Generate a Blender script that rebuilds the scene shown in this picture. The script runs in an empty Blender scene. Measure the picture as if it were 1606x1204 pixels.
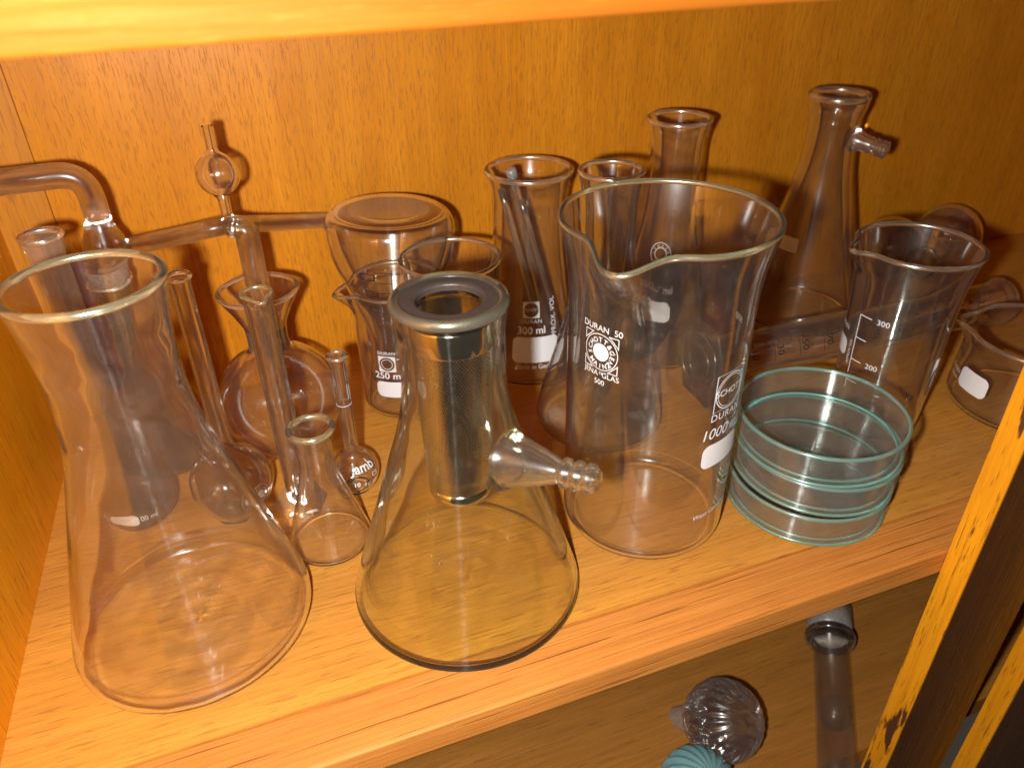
import bpy, bmesh, math, random
from mathutils import Vector, Matrix
random.seed(7)
PI = math.pi
SC = bpy.context.scene
COL = SC.collection

# ------------------------------------------------------------------ camera, world, light
U = 1000.0            # scene units per metre: the scene is built in millimetres
SC.unit_settings.system = 'METRIC'; SC.unit_settings.scale_length = 1 / U
CAMZ = 0.316 * U
cd = bpy.data.cameras.new('camera'); cam = bpy.data.objects.new('camera', cd); COL.objects.link(cam)
Rw = ((0.93596371, 0.20250294, -0.28803559), (-0.35176238, 0.50216485, -0.789996), (-0.01533516, 0.84072767, 0.54124099))
m = Matrix(Rw).to_4x4(); m.translation = (0, 0, CAMZ); cam.matrix_world = m
cd.sensor_width = 36; cd.sensor_fit = 'HORIZONTAL'; cd.lens = 36 * 1200 / 1606
cd.clip_start = 0.005 * U; cd.clip_end = 20 * U
cd.dof.use_dof = True; cd.dof.focus_distance = 0.42 * U; cd.dof.aperture_fstop = 11 / U
SC.camera = cam

w = bpy.data.worlds.new('World'); SC.world = w; w.use_nodes = True
bgn = w.node_tree.nodes['Background']; bgn.inputs[0].default_value = (1.0, 0.78, 0.56, 1); bgn.inputs[1].default_value = 0.045

def lamp(name, loc, power, rad, col):
    l = bpy.data.lights.new(name, 'POINT'); l.energy = power * U * U; l.shadow_soft_size = rad * U; l.color = col; l.cycles.is_caustics_light = True
    o = bpy.data.objects.new(name, l); COL.objects.link(o); o.location = Vector(loc) * U
lamp('flash_lamp', (-0.036, 0.004, 0.303), 13.0, 0.0075, (1, 0.96, 0.91))

SC.view_settings.view_transform = 'Standard'
try: SC.view_settings.look = 'None'
except Exception: pass
SC.view_settings.exposure = 0; SC.view_settings.gamma = 1; SC.view_settings.use_curve_mapping = False
cy = SC.cycles
cy.max_bounces = 16; cy.transparent_max_bounces = 64; cy.transmission_bounces = 14; cy.glossy_bounces = 4; cy.diffuse_bounces = 3
cy.caustics_reflective = False; cy.caustics_refractive = True
cy.sample_clamp_indirect = 80
cy.use_adaptive_sampling = True; cy.adaptive_threshold = .012; cy.adaptive_min_samples = 32
try:
    cy.use_denoising = True; cy.denoiser = 'OPENIMAGEDENOISE'
    cy.denoising_input_passes = 'RGB_ALBEDO_NORMAL'; cy.denoising_prefilter = 'ACCURATE'
except Exception: pass

# ------------------------------------------------------------------ materials
class N:
    def __init__(s, name):
        s.m = bpy.data.materials.new(name); s.m.use_nodes = True; s.t = s.m.node_tree; s.t.nodes.clear()
        s.out = s.t.nodes.new('ShaderNodeOutputMaterial')
    def n(s, ty, **k):
        o = s.t.nodes.new('ShaderNode' + ty)
        for a, v in k.items():
            if a.startswith('_'): setattr(o, a[1:], v)
        return o
    def put(s, node, key, v):
        if v is None: return
        if hasattr(v, 'is_linked') or isinstance(v, bpy.types.NodeSocket): s.t.links.new(v, node.inputs[key])
        else: node.inputs[key].default_value = v
    def math(s, op, a, b=None, c=None, clamp=False):
        o = s.n('Math', _operation=op, _use_clamp=clamp)
        s.put(o, 0, a); s.put(o, 1, b); s.put(o, 2, c); return o.outputs[0]
    def mix(s, f, a, b):
        o = s.n('MixShader'); s.put(o, 0, f); s.t.links.new(a, o.inputs[1]); s.t.links.new(b, o.inputs[2]); return o.outputs[0]
    def mixc(s, f, a, b, blend='MIX'):
        o = s.n('Mix', _data_type='RGBA', _blend_type=blend)
        s.put(o, 0, f); s.put(o, 6, a if not isinstance(a, tuple) else (*a[:3], 1)); s.put(o, 7, b if not isinstance(b, tuple) else (*b[:3], 1)); return o.outputs[2]
    def noise(s, vec, scale, detail=3, rough=.55, dist=0):
        o = s.n('TexNoise'); s.put(o, 'Vector', vec); s.put(o, 'Scale', scale); s.put(o, 'Detail', detail); s.put(o, 'Roughness', rough); s.put(o, 'Distortion', dist); return o.outputs[0]
    def mapr(s, v, a, b, c=0., d=1., smooth=False):
        o = s.n('MapRange', _interpolation_type='SMOOTHSTEP' if smooth else 'LINEAR'); s.put(o, 0, v); s.put(o, 1, a); s.put(o, 2, b); s.put(o, 3, c); s.put(o, 4, d); return o.outputs[0]
    def coord(s, scale=(1, 1, 1), which='Object', rot=(0, 0, 0)):
        tc = s.n('TexCoord'); mp = s.n('Mapping'); s.t.links.new(tc.outputs[which], mp.inputs[0]); mp.inputs['Scale'].default_value = tuple(q / U for q in scale); mp.inputs['Rotation'].default_value = rot; return mp.outputs[0]
    def done(s, sh): s.t.links.new(sh, s.out.inputs[0]); return s.m

def rgb(c): return (*c, 1)

CASTERS = set()
def glass_wall(name, tint=(.985, .985, .975), dust=.005, wipe=.0025, ior=1.47, ani=.91, clear=0., gloss=.010, grough=.20):
    """Real refracting glass with a faint uneven film of dust; fine wiping scratches run round the vessel and draw the lamp's reflection into a streak."""
    s = N(name)
    g = s.n('NewGeometry'); d = s.n('VectorMath', _operation='DOT_PRODUCT')
    s.t.links.new(g.outputs['Normal'], d.inputs[0]); s.t.links.new(g.outputs['Incoming'], d.inputs[1])
    c = s.math('ABSOLUTE', d.outputs['Value'])
    gb = s.n('BsdfGlass'); gb.inputs['Color'].default_value = rgb(tint); gb.inputs['IOR'].default_value = ior; gb.inputs['Roughness'].default_value = 0.0
    sh = gb.outputs[0]
    if clear:
        tr = s.n('BsdfTransparent'); tr.inputs[0].default_value = rgb(tuple(q * .93 for q in tint)); sh = s.mix(clear, sh, tr.outputs[0])
    if wipe:
        tg = s.n('Tangent', _direction_type='RADIAL', _axis='Z')
        g2 = s.n('BsdfAnisotropic', _distribution='GGX'); g2.inputs['Roughness'].default_value = .48; g2.inputs['Anisotropy'].default_value = ani
        s.t.links.new(tg.outputs[0], g2.inputs['Tangent'])
        wn = s.mapr(s.noise(s.coord((.3, .3, 1)), 240, 4, .7), .38, .66, wipe * .1, wipe * 1.9)
        sh = s.mix(wn, sh, g2.outputs[0])
    if gloss:
        g3 = s.n('BsdfGlossy'); g3.inputs['Roughness'].default_value = grough; sh = s.mix(gloss, sh, g3.outputs[0])
    if dust:
        df = s.n('BsdfDiffuse'); df.inputs[0].default_value = (.78, .76, .74, 1)
        nz = s.mapr(s.noise(s.coord((1, 1, 1)), 60, 5, .7), .3, .75, .35, 1.7)
        sp = s.mapr(s.noise(s.coord((1, 1, 1)), 1400, 2, .6), .70, .76, 0., dust * 14)
        sh = s.mix(s.math('ADD', s.math('MULTIPLY', nz, s.math('DIVIDE', dust, s.math('MAXIMUM', c, .25))), sp, clamp=True), sh, df.outputs[0])
    if clear < .9: CASTERS.add(s.m.name)
    return s.done(sh)

def glass_solid(name, col=(.93, .95, .90), rough=0.0, sc=.05):
    s = N(name); gb = s.n('BsdfGlass'); gb.inputs['Color'].default_value = rgb(col); gb.inputs['IOR'].default_value = 1.48; gb.inputs['Roughness'].default_value = rough
    df = s.n('BsdfDiffuse'); df.inputs[0].default_value = rgb(tuple(x * .85 for x in col))
    g3 = s.n('BsdfGlossy'); g3.inputs['Roughness'].default_value = .22
    CASTERS.add(s.m.name); return s.done(s.mix(.11, s.mix(sc, gb.outputs[0], df.outputs[0]), g3.outputs[0]))

def frosted(name, amt=.30):
    s = N(name)
    tr = s.n('BsdfTransparent'); tr.inputs[0].default_value = (.85, .84, .82, 1)
    df = s.n('BsdfDiffuse'); df.inputs[0].default_value = (.66, .62, .58, 1)
    tl = s.n('BsdfTranslucent'); tl.inputs[0].default_value = (.7, .66, .62, 1)
    gl = s.n('BsdfGlossy'); gl.inputs['Roughness'].default_value = .35
    nz = s.mapr(s.noise(s.coord((1, 1, 1)), 500, 2), .3, .7, amt * .7, amt * 1.3)
    return s.done(s.mix(.05, s.mix(nz, tr.outputs[0], s.mix(.35, df.outputs[0], tl.outputs[0])), gl.outputs[0]))

def printed(name, col, fade=.12, rough=.5):
    s = N(name); df = s.n('BsdfPrincipled'); df.inputs['Base Color'].default_value = rgb(col); df.inputs['Roughness'].default_value = rough
    tr = s.n('BsdfTransparent')
    nz = s.mapr(s.noise(s.coord(), 700, 3, .7), .58, .72, 0, fade)
    return s.done(s.mix(nz, df.outputs[0], tr.outputs[0]))

def wood(name, c1, c2, axis, fleck=(.2, .07, .015), fstr=.5, fscale=300, rough=.42, streak=28, bump=.25, stretch=.05, cdark=None, coat=.0, ang=0., fst=.07, fth=.60, ior=1.38):
    s = N(name)
    def vec(st):
        sc = [1, 1, 1]; sc['xyz'.index(axis)] = st
        r = (0, ang, 0) if axis == 'z' else (0, 0, ang)
        return s.coord(tuple(sc), rot=r)
    big = s.noise(vec(stretch), streak, 6, .65, .5)
    patch = s.noise(vec(.35), 15, 5, .6)
    fib = s.noise(vec(.03), 620, 3, .6)
    flk = s.noise(vec(fst), fscale * 3.6, 2, .5)
    col = s.mixc(s.mapr(big, .32, .70), c1, c2)
    col = s.mixc(s.mapr(patch, .35, .7, 0, .6), col, cdark or tuple(x * .72 for x in c2))
    col = s.mixc(s.mapr(fib, .35, .7, 0, .5), col, tuple(x * .6 for x in c2))
    col = s.mixc(s.mapr(flk, fth, fth + .09, 0, fstr, True), col, fleck)
    b = s.n('BsdfPrincipled'); s.put(b, 'Base Color', col)
    b.inputs['IOR'].default_value = ior
    s.put(b, 'Roughness', s.mapr(fib, .3, .7, rough - .07, rough + .1))
    if coat: b.inputs['Coat Weight'].default_value = coat; b.inputs['Coat Roughness'].default_value = .22
    bp = s.n('Bump'); bp.inputs['Strength'].default_value = bump; bp.inputs['Distance'].default_value = .0006 * U
    h = s.math('SUBTRACT', fib, s.math('MULTIPLY', s.mapr(flk, .58, .68), .7)); s.t.links.new(h, bp.inputs['Height']); s.t.links.new(bp.outputs[0], b.inputs['Normal'])
    return s.done(b.outputs[0])

M = {}
M['wall_o'] = glass_wall('clear glass', dust=.008, gloss=.028, grough=.16)
M['wall_i'] = glass_wall('clear glass inner face', dust=.003, wipe=.0012)
M['yel_o'] = glass_wall('thick yellowish glass', tint=(.973, .984, .920), dust=.0035, wipe=.002)
M['yel_i'] = glass_wall('thick yellowish glass inner face', tint=(.973, .984, .920), dust=.0025, wipe=.0012)
M['dusty_o'] = glass_wall('dusty clear glass', dust=.026, wipe=.003)
M['tube_o'] = glass_wall('glass tubing', dust=.008, wipe=0, clear=.40, gloss=.035, grough=.26)
M['tube_i'] = glass_wall('glass tubing inner face', dust=.003, wipe=0, clear=.40, gloss=.012)
M['teal_o'] = glass_wall('teal tinted dish glass', tint=(1.0, 1.03, 1.02), dust=.026, wipe=.018, clear=.93, gloss=.07, grough=.14)
M['teal_i'] = glass_wall('teal tinted dish inner face', tint=(1.0, 1.03, 1.02), dust=.014, wipe=.020, clear=.93, gloss=.07, grough=.14)
M['pale_o'] = glass_wall('pale dusty glass', tint=(1.02, 1.02, 1.01), dust=.026, wipe=.004, clear=.93, gloss=.06, grough=.14)
M['low_o'] = glass_wall('clean glass tubing', tint=(.98, .97, .95), dust=.008, wipe=0, clear=.93, gloss=.03, grough=.25)
M['arm_y'] = glass_wall('side arm glass', tint=(.97, .98, .91), dust=.02, clear=.2, gloss=.04, grough=.28)
M['arm_c'] = glass_wall('ribbed side arm glass', dust=.03, clear=.2, gloss=.05, grough=.28)
M['foot'] = glass_wall('moulded foot glass', tint=(1.03, 1.03, 1.02), dust=.03, wipe=0, clear=.93, gloss=.015)
M['ball'] = glass_wall('swirled ball glass', tint=(.95, .95, .94), dust=.018, wipe=0, clear=.3, gloss=.05, grough=.25)
M['rim'] = glass_solid('fire polished rim', (.97, .975, .93), 0, .03)
M['rim_y'] = glass_solid('thick yellowish rim', (.95, .97, .80), 0, .045)
M['rim_t'] = glass_solid('teal cut rim', (.58, .96, .90), 0, .22)
M['rod'] = glass_solid('solid glass rod', (.96, .96, .94), 0, .03)
M['teal_solid'] = glass_solid('ribbed teal glass', (.40, .80, .86), .05, .42)
M['frost'] = frosted('ground glass', .40)
M['frost_light'] = frosted('lightly ground glass', .42)
M['white'] = printed('white enamel print', (.80, .80, .82), .10)
M['white_worn'] = printed('worn white enamel print', (.74, .72, .70), .5)
M['black'] = printed('black enamel print', (.012, .011, .012), .15)
M['wood_shelf'] = wood('pale beech board', (.79, .355, .054), (.64, .262, .032), 'x', fleck=(.30, .11, .025), fstr=.5, fscale=200, streak=40, rough=.40, fst=.08, fth=.585, bump=.2, cdark=(.50, .20, .05))
M['wood_edge'] = wood('reddish shelf lipping', (.76, .31, .064), (.60, .21, .036), 'x', fleck=(.15, .04, .008), fstr=.72, fscale=170, streak=110, rough=.5, bump=.4, stretch=.018, fst=.022, fth=.62)
M['wood_back'] = wood('veneered back panel', (.84, .325, .018), (.68, .230, .008), 'z', fleck=(.26, .085, .014), fstr=.38, fscale=280, streak=40, rough=.36, ang=.06, bump=.2, fst=.12, fth=.55)
M['wood_strip'] = wood('corner strip wood', (.72, .29, .03), (.56, .20, .015), 'z', fleck=(.25, .09, .015), fstr=.5, fscale=260, streak=60, rough=.4)
M['wood_side'] = wood('orange side panel', (.95, .37, .008), (.92, .31, .004), 'z', fleck=(.19, .055, .009), fstr=.5, fscale=240, streak=30, rough=.34)
M['wood_top'] = wood('orange upper shelf edge', (.33, .102, .007), (.28, .080, .005), 'x', fleck=(.36, .13, .02), fstr=.3, streak=40, rough=.62, ior=1.2)
M['wood_stile'] = wood('worn honey post edge', (.92, .40, .012), (.80, .30, .008), 'z', fleck=(.2, .06, .01), fstr=.6, fscale=200, streak=60, rough=.4)
M['wood_dark'] = wood('dark varnished wood', (.150, .052, .014), (.085, .026, .007), 'z', fleck=(.012, .004, .002), fstr=.5, streak=40, rough=.3)
M['wood_low'] = wood('lower board wood', (.44, .190, .036), (.34, .135, .020), 'x', fleck=(.20, .08, .02), fstr=.55, fscale=190, streak=30, rough=.45)

def worn(base, dark):
    """the worn post edge: base wood with dark scuffed patches near its lower front"""
    m = base.copy(); m.name = 'worn post edge with dark scuffs'; t = m.node_tree
    b = [n for n in t.nodes if n.type == 'BSDF_PRINCIPLED'][0]
    old = b.inputs['Base Color'].links[0].from_socket
    tc = t.nodes.new('ShaderNodeTexCoord'); mp = t.nodes.new('ShaderNodeMapping'); mp.inputs['Scale'].default_value = (1 / U, 1 / U, .16 / U)
    t.links.new(tc.outputs['Object'], mp.inputs[0])
    nz = t.nodes.new('ShaderNodeTexNoise'); nz.inputs['Scale'].default_value = 150; nz.inputs['Detail'].default_value = 6; t.links.new(mp.outputs[0], nz.inputs['Vector'])
    n2 = t.nodes.new('ShaderNodeTexNoise'); n2.inputs['Scale'].default_value = 14 / U; n2.inputs['Detail'].default_value = 2; t.links.new(tc.outputs['Object'], n2.inputs['Vector'])
    ad = t.nodes.new('ShaderNodeMath'); ad.operation = 'MULTIPLY_ADD'; t.links.new(n2.outputs[0], ad.inputs[0]); ad.inputs[1].default_value = .9; t.links.new(nz.outputs[0], ad.inputs[2])
    r = t.nodes.new('ShaderNodeMapRange'); t.links.new(ad.outputs[0], r.inputs[0]); r.inputs[1].default_value = 1.07; r.inputs[2].default_value = 1.13
    mx = t.nodes.new('ShaderNodeMix'); mx.data_type = 'RGBA'; t.links.new(r.outputs[0], mx.inputs[0]); t.links.new(old, mx.inputs[6]); mx.inputs[7].default_value = rgb(dark)
    t.links.new(mx.outputs[2], b.inputs['Base Color']); return m
M['wood_worn'] = worn(M['wood_stile'], (.09, .035, .014))

def metal(name, col, rough, dust=0):
    s = N(name); b = s.n('BsdfPrincipled'); b.inputs['Base Color'].default_value = rgb(col); b.inputs['Metallic'].default_value = 1; b.inputs['Roughness'].default_value = rough
    nz = s.noise(s.coord((1, 1, .1)), 900, 2); s.put(b, 'Roughness', s.mapr(nz, .3, .7, rough * .8, rough * 1.25))
    if dust:
        d = s.n('BsdfDiffuse'); d.inputs[0].default_value = (.085, .065, .055, 1)
        n2 = s.mapr(s.noise(s.coord(), 1500, 3), .35, .7, dust * .5, dust)
        return s.done(s.mix(n2, b.outputs[0], d.outputs[0]))
    return s.done(b.outputs[0])
M['steel'] = metal('polished steel', (.62, .60, .58), .12)
M['steel_dull'] = metal('dusty brushed steel', (.20, .18, .17), .42, .85)

def perforated():
    s = N('perforated steel sheet'); uv = s.n('TexCoord')
    sp = s.n('SeparateXYZ'); s.t.links.new(uv.outputs['UV'], sp.inputs[0])
    # staggered round holes on the unrolled sheet (u, v measured in holes)
    row = s.math('FLOOR', sp.outputs[1]); odd = s.math('MODULO', row, 2.)
    u = s.math('SUBTRACT', s.math('FRACT', s.math('MULTIPLY_ADD', odd, .5, sp.outputs[0])), .5)
    v = s.math('SUBTRACT', s.math('FRACT', sp.outputs[1]), .5)
    d = s.math('SQRT', s.math('ADD', s.math('MULTIPLY', u, u), s.math('MULTIPLY', v, v)))
    hole = s.mapr(d, .31, .38, 1., 0., True)
    b = s.n('BsdfPrincipled'); b.inputs['Base Color'].default_value = (.60, .62, .66, 1); b.inputs['Metallic'].default_value = 1; b.inputs['Roughness'].default_value = .09
    bp = s.n('Bump'); bp.inputs['Strength'].default_value = .3; bp.inputs['Distance'].default_value = .0003 * U; s.t.links.new(d, bp.inputs['Height']); s.t.links.new(bp.outputs[0], b.inputs['Normal'])
    tr = s.n('BsdfTransparent')
    return s.done(s.mix(hole, b.outputs[0], tr.outputs[0]))
M['perf'] = perforated()
def simple(name, col, rough=.5):
    s = N(name); b = s.n('BsdfPrincipled'); b.inputs['Base Color'].default_value = rgb(col); b.inputs['Roughness'].default_value = rough
    nz = s.noise(s.coord(), 300, 3); s.put(b, 'Roughness', s.mapr(nz, .3, .7, rough * .8, min(1, rough * 1.2))); return s.done(b.outputs[0])
M['black_gap'] = simple('dark interior wood', (.02, .012, .008), .8)

# ------------------------------------------------------------------ mesh helpers
def obj(name, bm_or_me, mats, parent=None, smooth=True):
    if isinstance(bm_or_me, bmesh.types.BMesh):
        me = bpy.data.meshes.new(name); bm_or_me.normal_update(); bm_or_me.to_mesh(me); bm_or_me.free()
    else: me = bm_or_me
    if smooth:
        for p in me.polygons: p.use_smooth = True
    for mt in (mats if isinstance(mats, (list, tuple)) else [mats]): me.materials.append(mt)
    o = bpy.data.objects.new(name, me); COL.objects.link(o)
    if parent: o.parent = parent
    return o

def thing(name, label, cat, loc=(0, 0, 0), group=None, rot=None):
    o = bpy.data.objects.new(name, None); COL.objects.link(o); o.location = loc; o.empty_display_size = .02
    if rot: o.rotation_euler = rot
    o['label'] = label; o['category'] = cat
    if group: o['group'] = group
    return o

def fillet(pts, n=7):
    """polyline of (r, z[, fillet]) -> dense profile with rounded corners"""
    out = []
    for i, p in enumerate(pts):
        f = p[2] if len(p) > 2 else 0
        P = Vector(p[:2])
        if f <= 0 or i == 0 or i == len(pts) - 1: out.append(P); continue
        a = Vector(pts[i - 1][:2]) - P; b = Vector(pts[i + 1][:2]) - P
        fa = min(f, a.length * .49); fb = min(f, b.length * .49); A = P + a.normalized() * fa; B = P + b.normalized() * fb
        for k in range(n + 1):
            t = k / n; out.append(A * (1 - t) ** 2 + P * 2 * t * (1 - t) + B * t * t)
    dense = [out[0]]
    for p in out[1:]:
        q = dense[-1]; L = (p - q).length; k = max(1, int(L / .010))
        for j in range(1, k + 1): dense.append(q.lerp(p, j / k))
    return dense

def offset(prof, t, tb=None):
    out = []
    n = len(prof)
    for i, p in enumerate(prof):
        a = prof[max(0, i - 1)]; b = prof[min(n - 1, i + 1)]; d = (b - a)
        if d.length < 1e-9: d = Vector((1, 0))
        d.normalize(); nn = Vector((-d.y, d.x))      # left of travel = inside
        tt = t
        if tb and abs(d.y) < .5: tt = tb
        q = p + nn * tt; q.x = max(q.x, 0 if p.x < 1e-6 else .0002); out.append(q)
    out[0].x = 0
    # drop points that fold back
    res = [out[0]]
    for q in out[1:]:
        if (q - res[-1]).length > 1e-5: res.append(q)
    return res

def ring(bm, r, z, n, deform=None):
    vs = []
    for k in range(n):
        a = 2 * PI * k / n; x, y, zz = r * math.cos(a), r * math.sin(a), z
        if deform: x, y, zz = deform(a, r, z)
        vs.append(bm.verts.new((x, y, zz)))
    return vs

def lathe(bm, prof, n=80, mat=0, deform=None, flip=False, cap0=True):
    prev = None; rings = []
    for p in prof:
        if p[0] < 1e-6: cur = [bm.verts.new((0, 0, p[1]))]
        else: cur = ring(bm, p[0], p[1], n, deform)
        if prev:
            for k in range(n):
                k2 = (k + 1) % n
                if len(prev) == 1 and len(cur) > 1: vs = [prev[0], cur[k2], cur[k]]
                elif len(cur) == 1 and len(prev) > 1: vs = [prev[k], prev[k2], cur[0]]
                elif len(cur) > 1: vs = [prev[k], prev[k2], cur[k2], cur[k]]
                else: continue
                f = bm.faces.new(vs[::-1] if flip else vs); f.material_index = mat
        prev = cur; rings.append(cur)
    return rings

def torus(bm, R, z, r, n=96, m=12, deform=None, zs=1., mat=0):
    rows = []
    for j in range(m):
        b = 2 * PI * j / m; rows.append(ring(bm, R + r * math.cos(b), z + r * zs * math.sin(b), n, deform))
    for j in range(m):
        for k in range(n):
            a, b = rows[j], rows[(j + 1) % m]; k2 = (k + 1) % n
            f = bm.faces.new([a[k], a[k2], b[k2], b[k]]); f.material_index = mat

def spout(phi, zr, depth, amp, width=.30, drop=.004, pinch=.0):
    """pull the rim out into a pouring lip near angle phi; acts on everything above zr - depth"""
    def f(a, r, z):
        d = (a - phi + PI) % (2 * PI) - PI
        h = max(0, min(1, (z - (zr - depth)) / depth)); h = h * h * (3 - 2 * h) * h
        wgt = math.exp(-(d / width) ** 2) * h
        sh = (math.exp(-((abs(d) - 1.9 * width) / width) ** 2)) * h * pinch
        rr = r + amp * wgt - sh
        return rr * math.cos(a), rr * math.sin(a), z - drop * wgt
    return f

def dome(prof, h=.0022):
    """give the bottom its slight kick-up"""
    i = max(k for k, p in enumerate(prof) if p.y < prof[0].y + 1e-6 or k == 0); r0 = prof[i].x; n = 14
    return [Vector((r0 * k / n, prof[i].y + h * (1 - (k / n) ** 2) ** 1.5)) for k in range(n)] + prof[i:]

def bead(A, B, rb, zs=1.):
    """rounded lip from the outer wall end A over the top to the inner wall end B"""
    mid = (A + B) / 2; hw = (A - B).length / 2; rb = max(rb, hw * 1.02); be = math.asin(min(1, hw / rb)); cz = mid.y + rb * math.cos(be) * zs
    out = []
    n = 16
    for k in range(n + 1):
        a = -PI / 2 + be + (2 * PI - 2 * be) * k / n
        out.append(Vector((mid.x + rb * math.cos(a), cz + rb * zs * math.sin(a))))
    return out

def strip_obj(name, profs, mats, parent, n, deform=None):
    bm = bmesh.new()
    for i, p in enumerate(profs): lathe(bm, p, n, i, deform)
    return obj(name, bm, [M[x] for x in mats], parent)

def shell(root, prof, t, tb, rim, mats, n, deform=None, zs=1., body='body', wob=0., rimname='rim'):
    """one closed glass skin: outer wall, rounded lip (its own mesh), inner wall"""
    inner = offset(prof, t, tb)
    if wob > .0001:
        dn = [inner[0]]
        for q in inner[1:]:
            k = max(1, int((q - dn[-1]).length / .0022)) if q.y < .014 else 1; p0 = dn[-1]
            dn += [p0.lerp(q, j / k) for j in range(1, k + 1)]
        inner = dn
    A = prof[-1].copy(); B = Vector((A.x - t, A.y)); inner[-1] = B
    while len(inner) > 2 and inner[-2].y > B.y - 1e-6: inner.pop(-2)
    wd = deform
    if wob:
        def wd(a, r, z, f=deform):
            if r > .0005:
                r += wob * (math.sin(3 * a + 260 * z) * .5 + math.sin(5 * a - 190 * z + 1.3) * .35 + math.sin(2 * a + 520 * z) * .3 + math.sin(9 * a + 90 * z) * .15)
            if wob > .0001 and z < .012 and r < prof[-1].x * 2.1:
                z += wob * (.9 * math.sin(r * 900 + 1.6 * math.sin(2 * a + .6)) + .7 * math.sin(r * 420 - 3 * math.sin(a)) + .6 * math.sin(420 * r * math.cos(a + .5)))
            return f(a, r, z) if f else (r * math.cos(a), r * math.sin(a), z)
    bm = bmesh.new(); lathe(bm, prof, n, 0, deform); lathe(bm, inner[::-1], n, 1, wd)
    b = obj(body, bm, [M[mats[0]], M[mats[1]]], root)
    if rim:
        bd = bead(A, B, rim, zs)
        bm = bmesh.new(); lathe(bm, bd, n, 0, deform); obj(rimname, bm, M[mats[2]], root)
    return b

def vessel(name, label, cat, c, pts, t=.0016, tb=None, rim=.0016, mats=('wall_o', 'wall_i', 'rim'), deform=None, group=None, n=96, zs=1., root=None, body='body', wob=0.00005, kick=.0022):
    root = root or thing(name, label, cat, (c[0], c[1], c[2] if len(c) > 2 else 0.0012), group)
    prof = dome(fillet(pts), kick)
    shell(root, prof, t, tb, rim, mats, n, deform, zs, body, wob)
    return root, (lambda z, P=prof: rad_at(P, z))

def rad_at(P, z):
    best = None
    for a, b in zip(P, P[1:]):
        if a.x < 1e-6 and b.y == a.y: continue
        lo, hi = min(a.y, b.y), max(a.y, b.y)
        if lo - 1e-9 <= z <= hi + 1e-9 and hi - lo > 1e-7:
            k = (z - a.y) / (b.y - a.y); r = a.x + k * (b.x - a.x); best = r if best is None else max(best, r)
    return best if best is not None else P[-1].x

def frames(path):
    """parallel-transport frames along a list of Vectors"""
    T = []
    for i in range(len(path)):
        a = path[max(0, i - 1)]; b = path[min(len(path) - 1, i + 1)]; T.append((b - a).normalized())
    u = T[0].orthogonal().normalized(); fr = []
    for t in T:
        u = (u - t * u.dot(t)).normalized(); fr.append((t, u, t.cross(u)))
    return fr

def bend(pts, radius, n=8):
    out = []
    for i, p in enumerate(pts):
        P = Vector(p)
        if i in (0, len(pts) - 1): out.append(P); continue
        a = Vector(pts[i - 1]) - P; b = Vector(pts[i + 1]) - P; f = min(radius, a.length * .48, b.length * .48)
        A = P + a.normalized() * f; B = P + b.normalized() * f
        for k in range(n + 1):
            t = k / n; out.append(A * (1 - t) ** 2 + P * 2 * t * (1 - t) + B * t * t)
    return out

def sweep(bm, path, radii, n=24, mat=0, flip=False, caps=False):
    fr = frames(path); prev = None; first = None
    for (t, u, v), p, r in zip(fr, path, radii):
        cur = [bm.verts.new(p + r * (math.cos(2 * PI * k / n) * u + math.sin(2 * PI * k / n) * v)) for k in range(n)]
        if prev:
            for k in range(n):
                k2 = (k + 1) % n; vs = [prev[k], prev[k2], cur[k2], cur[k]]
                f = bm.faces.new(vs[::-1] if flip else vs); f.material_index = mat
        else: first = cur
        prev = cur
    if caps: bm.faces.new(first[::-1]).material_index = mat; bm.faces.new(prev).material_index = mat
    return first, prev

def tube(name, pts, r, t, parent, radius=.02, mats=('tube_o', 'tube_i'), n=32, radii=None):
    path = bend(pts, radius); bm = bmesh.new()
    ra = radii or [r] * len(path)
    a0, a1 = sweep(bm, path, ra, n, 0); b0, b1 = sweep(bm, path, [x - t for x in ra], n, 1, flip=True)
    for A, B, fl in ((a0, b0, 0), (a1, b1, 1)):
        for k in range(n):
            k2 = (k + 1) % n; vs = [A[k], B[k], B[k2], A[k2]]; bm.faces.new(vs if not fl else vs[::-1])
    return obj(name, bm, [M[mats[0]], M[mats[1]]], parent)

def box(bm, x0, x1, y0, y1, z0, z1, bev=0):
    g = bmesh.ops.create_cube(bm, size=1)['verts']
    for v in g: v.co = Vector(((x0 + x1) / 2 + v.co.x * (x1 - x0), (y0 + y1) / 2 + v.co.y * (y1 - y0), (z0 + z1) / 2 + v.co.z * (z1 - z0)))
    if bev:
        es = list({e for v in g for e in v.link_edges}); bmesh.ops.bevel(bm, geom=es, offset=bev, segments=3, affect='EDGES', profile=.5)

# ------------------------------------------------------------------ printing on glass
_tc = {}
def text_polys(s, size, spacing=1.0, bold=0.0, shear=0.0):
    key = (s, round(size, 6), spacing, bold, shear)
    if key in _tc: return _tc[key]
    cu = bpy.data.curves.new('t', 'FONT'); cu.body = s; cu.size = size; cu.align_x = 'CENTER'; cu.align_y = 'CENTER'; cu.resolution_u = 4; cu.space_character = spacing; cu.offset = bold; cu.shear = shear
    o = bpy.data.objects.new('t', cu); COL.objects.link(o); bpy.context.view_layer.update()
    dg = bpy.context.evaluated_depsgraph_get(); me = bpy.data.meshes.new_from_object(o.evaluated_get(dg))
    polys = [[tuple(me.vertices[i].co[:2]) for i in p.vertices] for p in me.polygons]
    bpy.data.objects.remove(o); bpy.data.curves.remove(cu); bpy.data.meshes.remove(me)
    _tc[key] = polys; return polys
def T(s, size, x=0, y=0, rot=0, **k):
    c, sn = math.cos(rot), math.sin(rot)
    return [[(x + a * c - b * sn, y + a * sn + b * c) for a, b in p] for p in text_polys(s, size, **k)]
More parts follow.
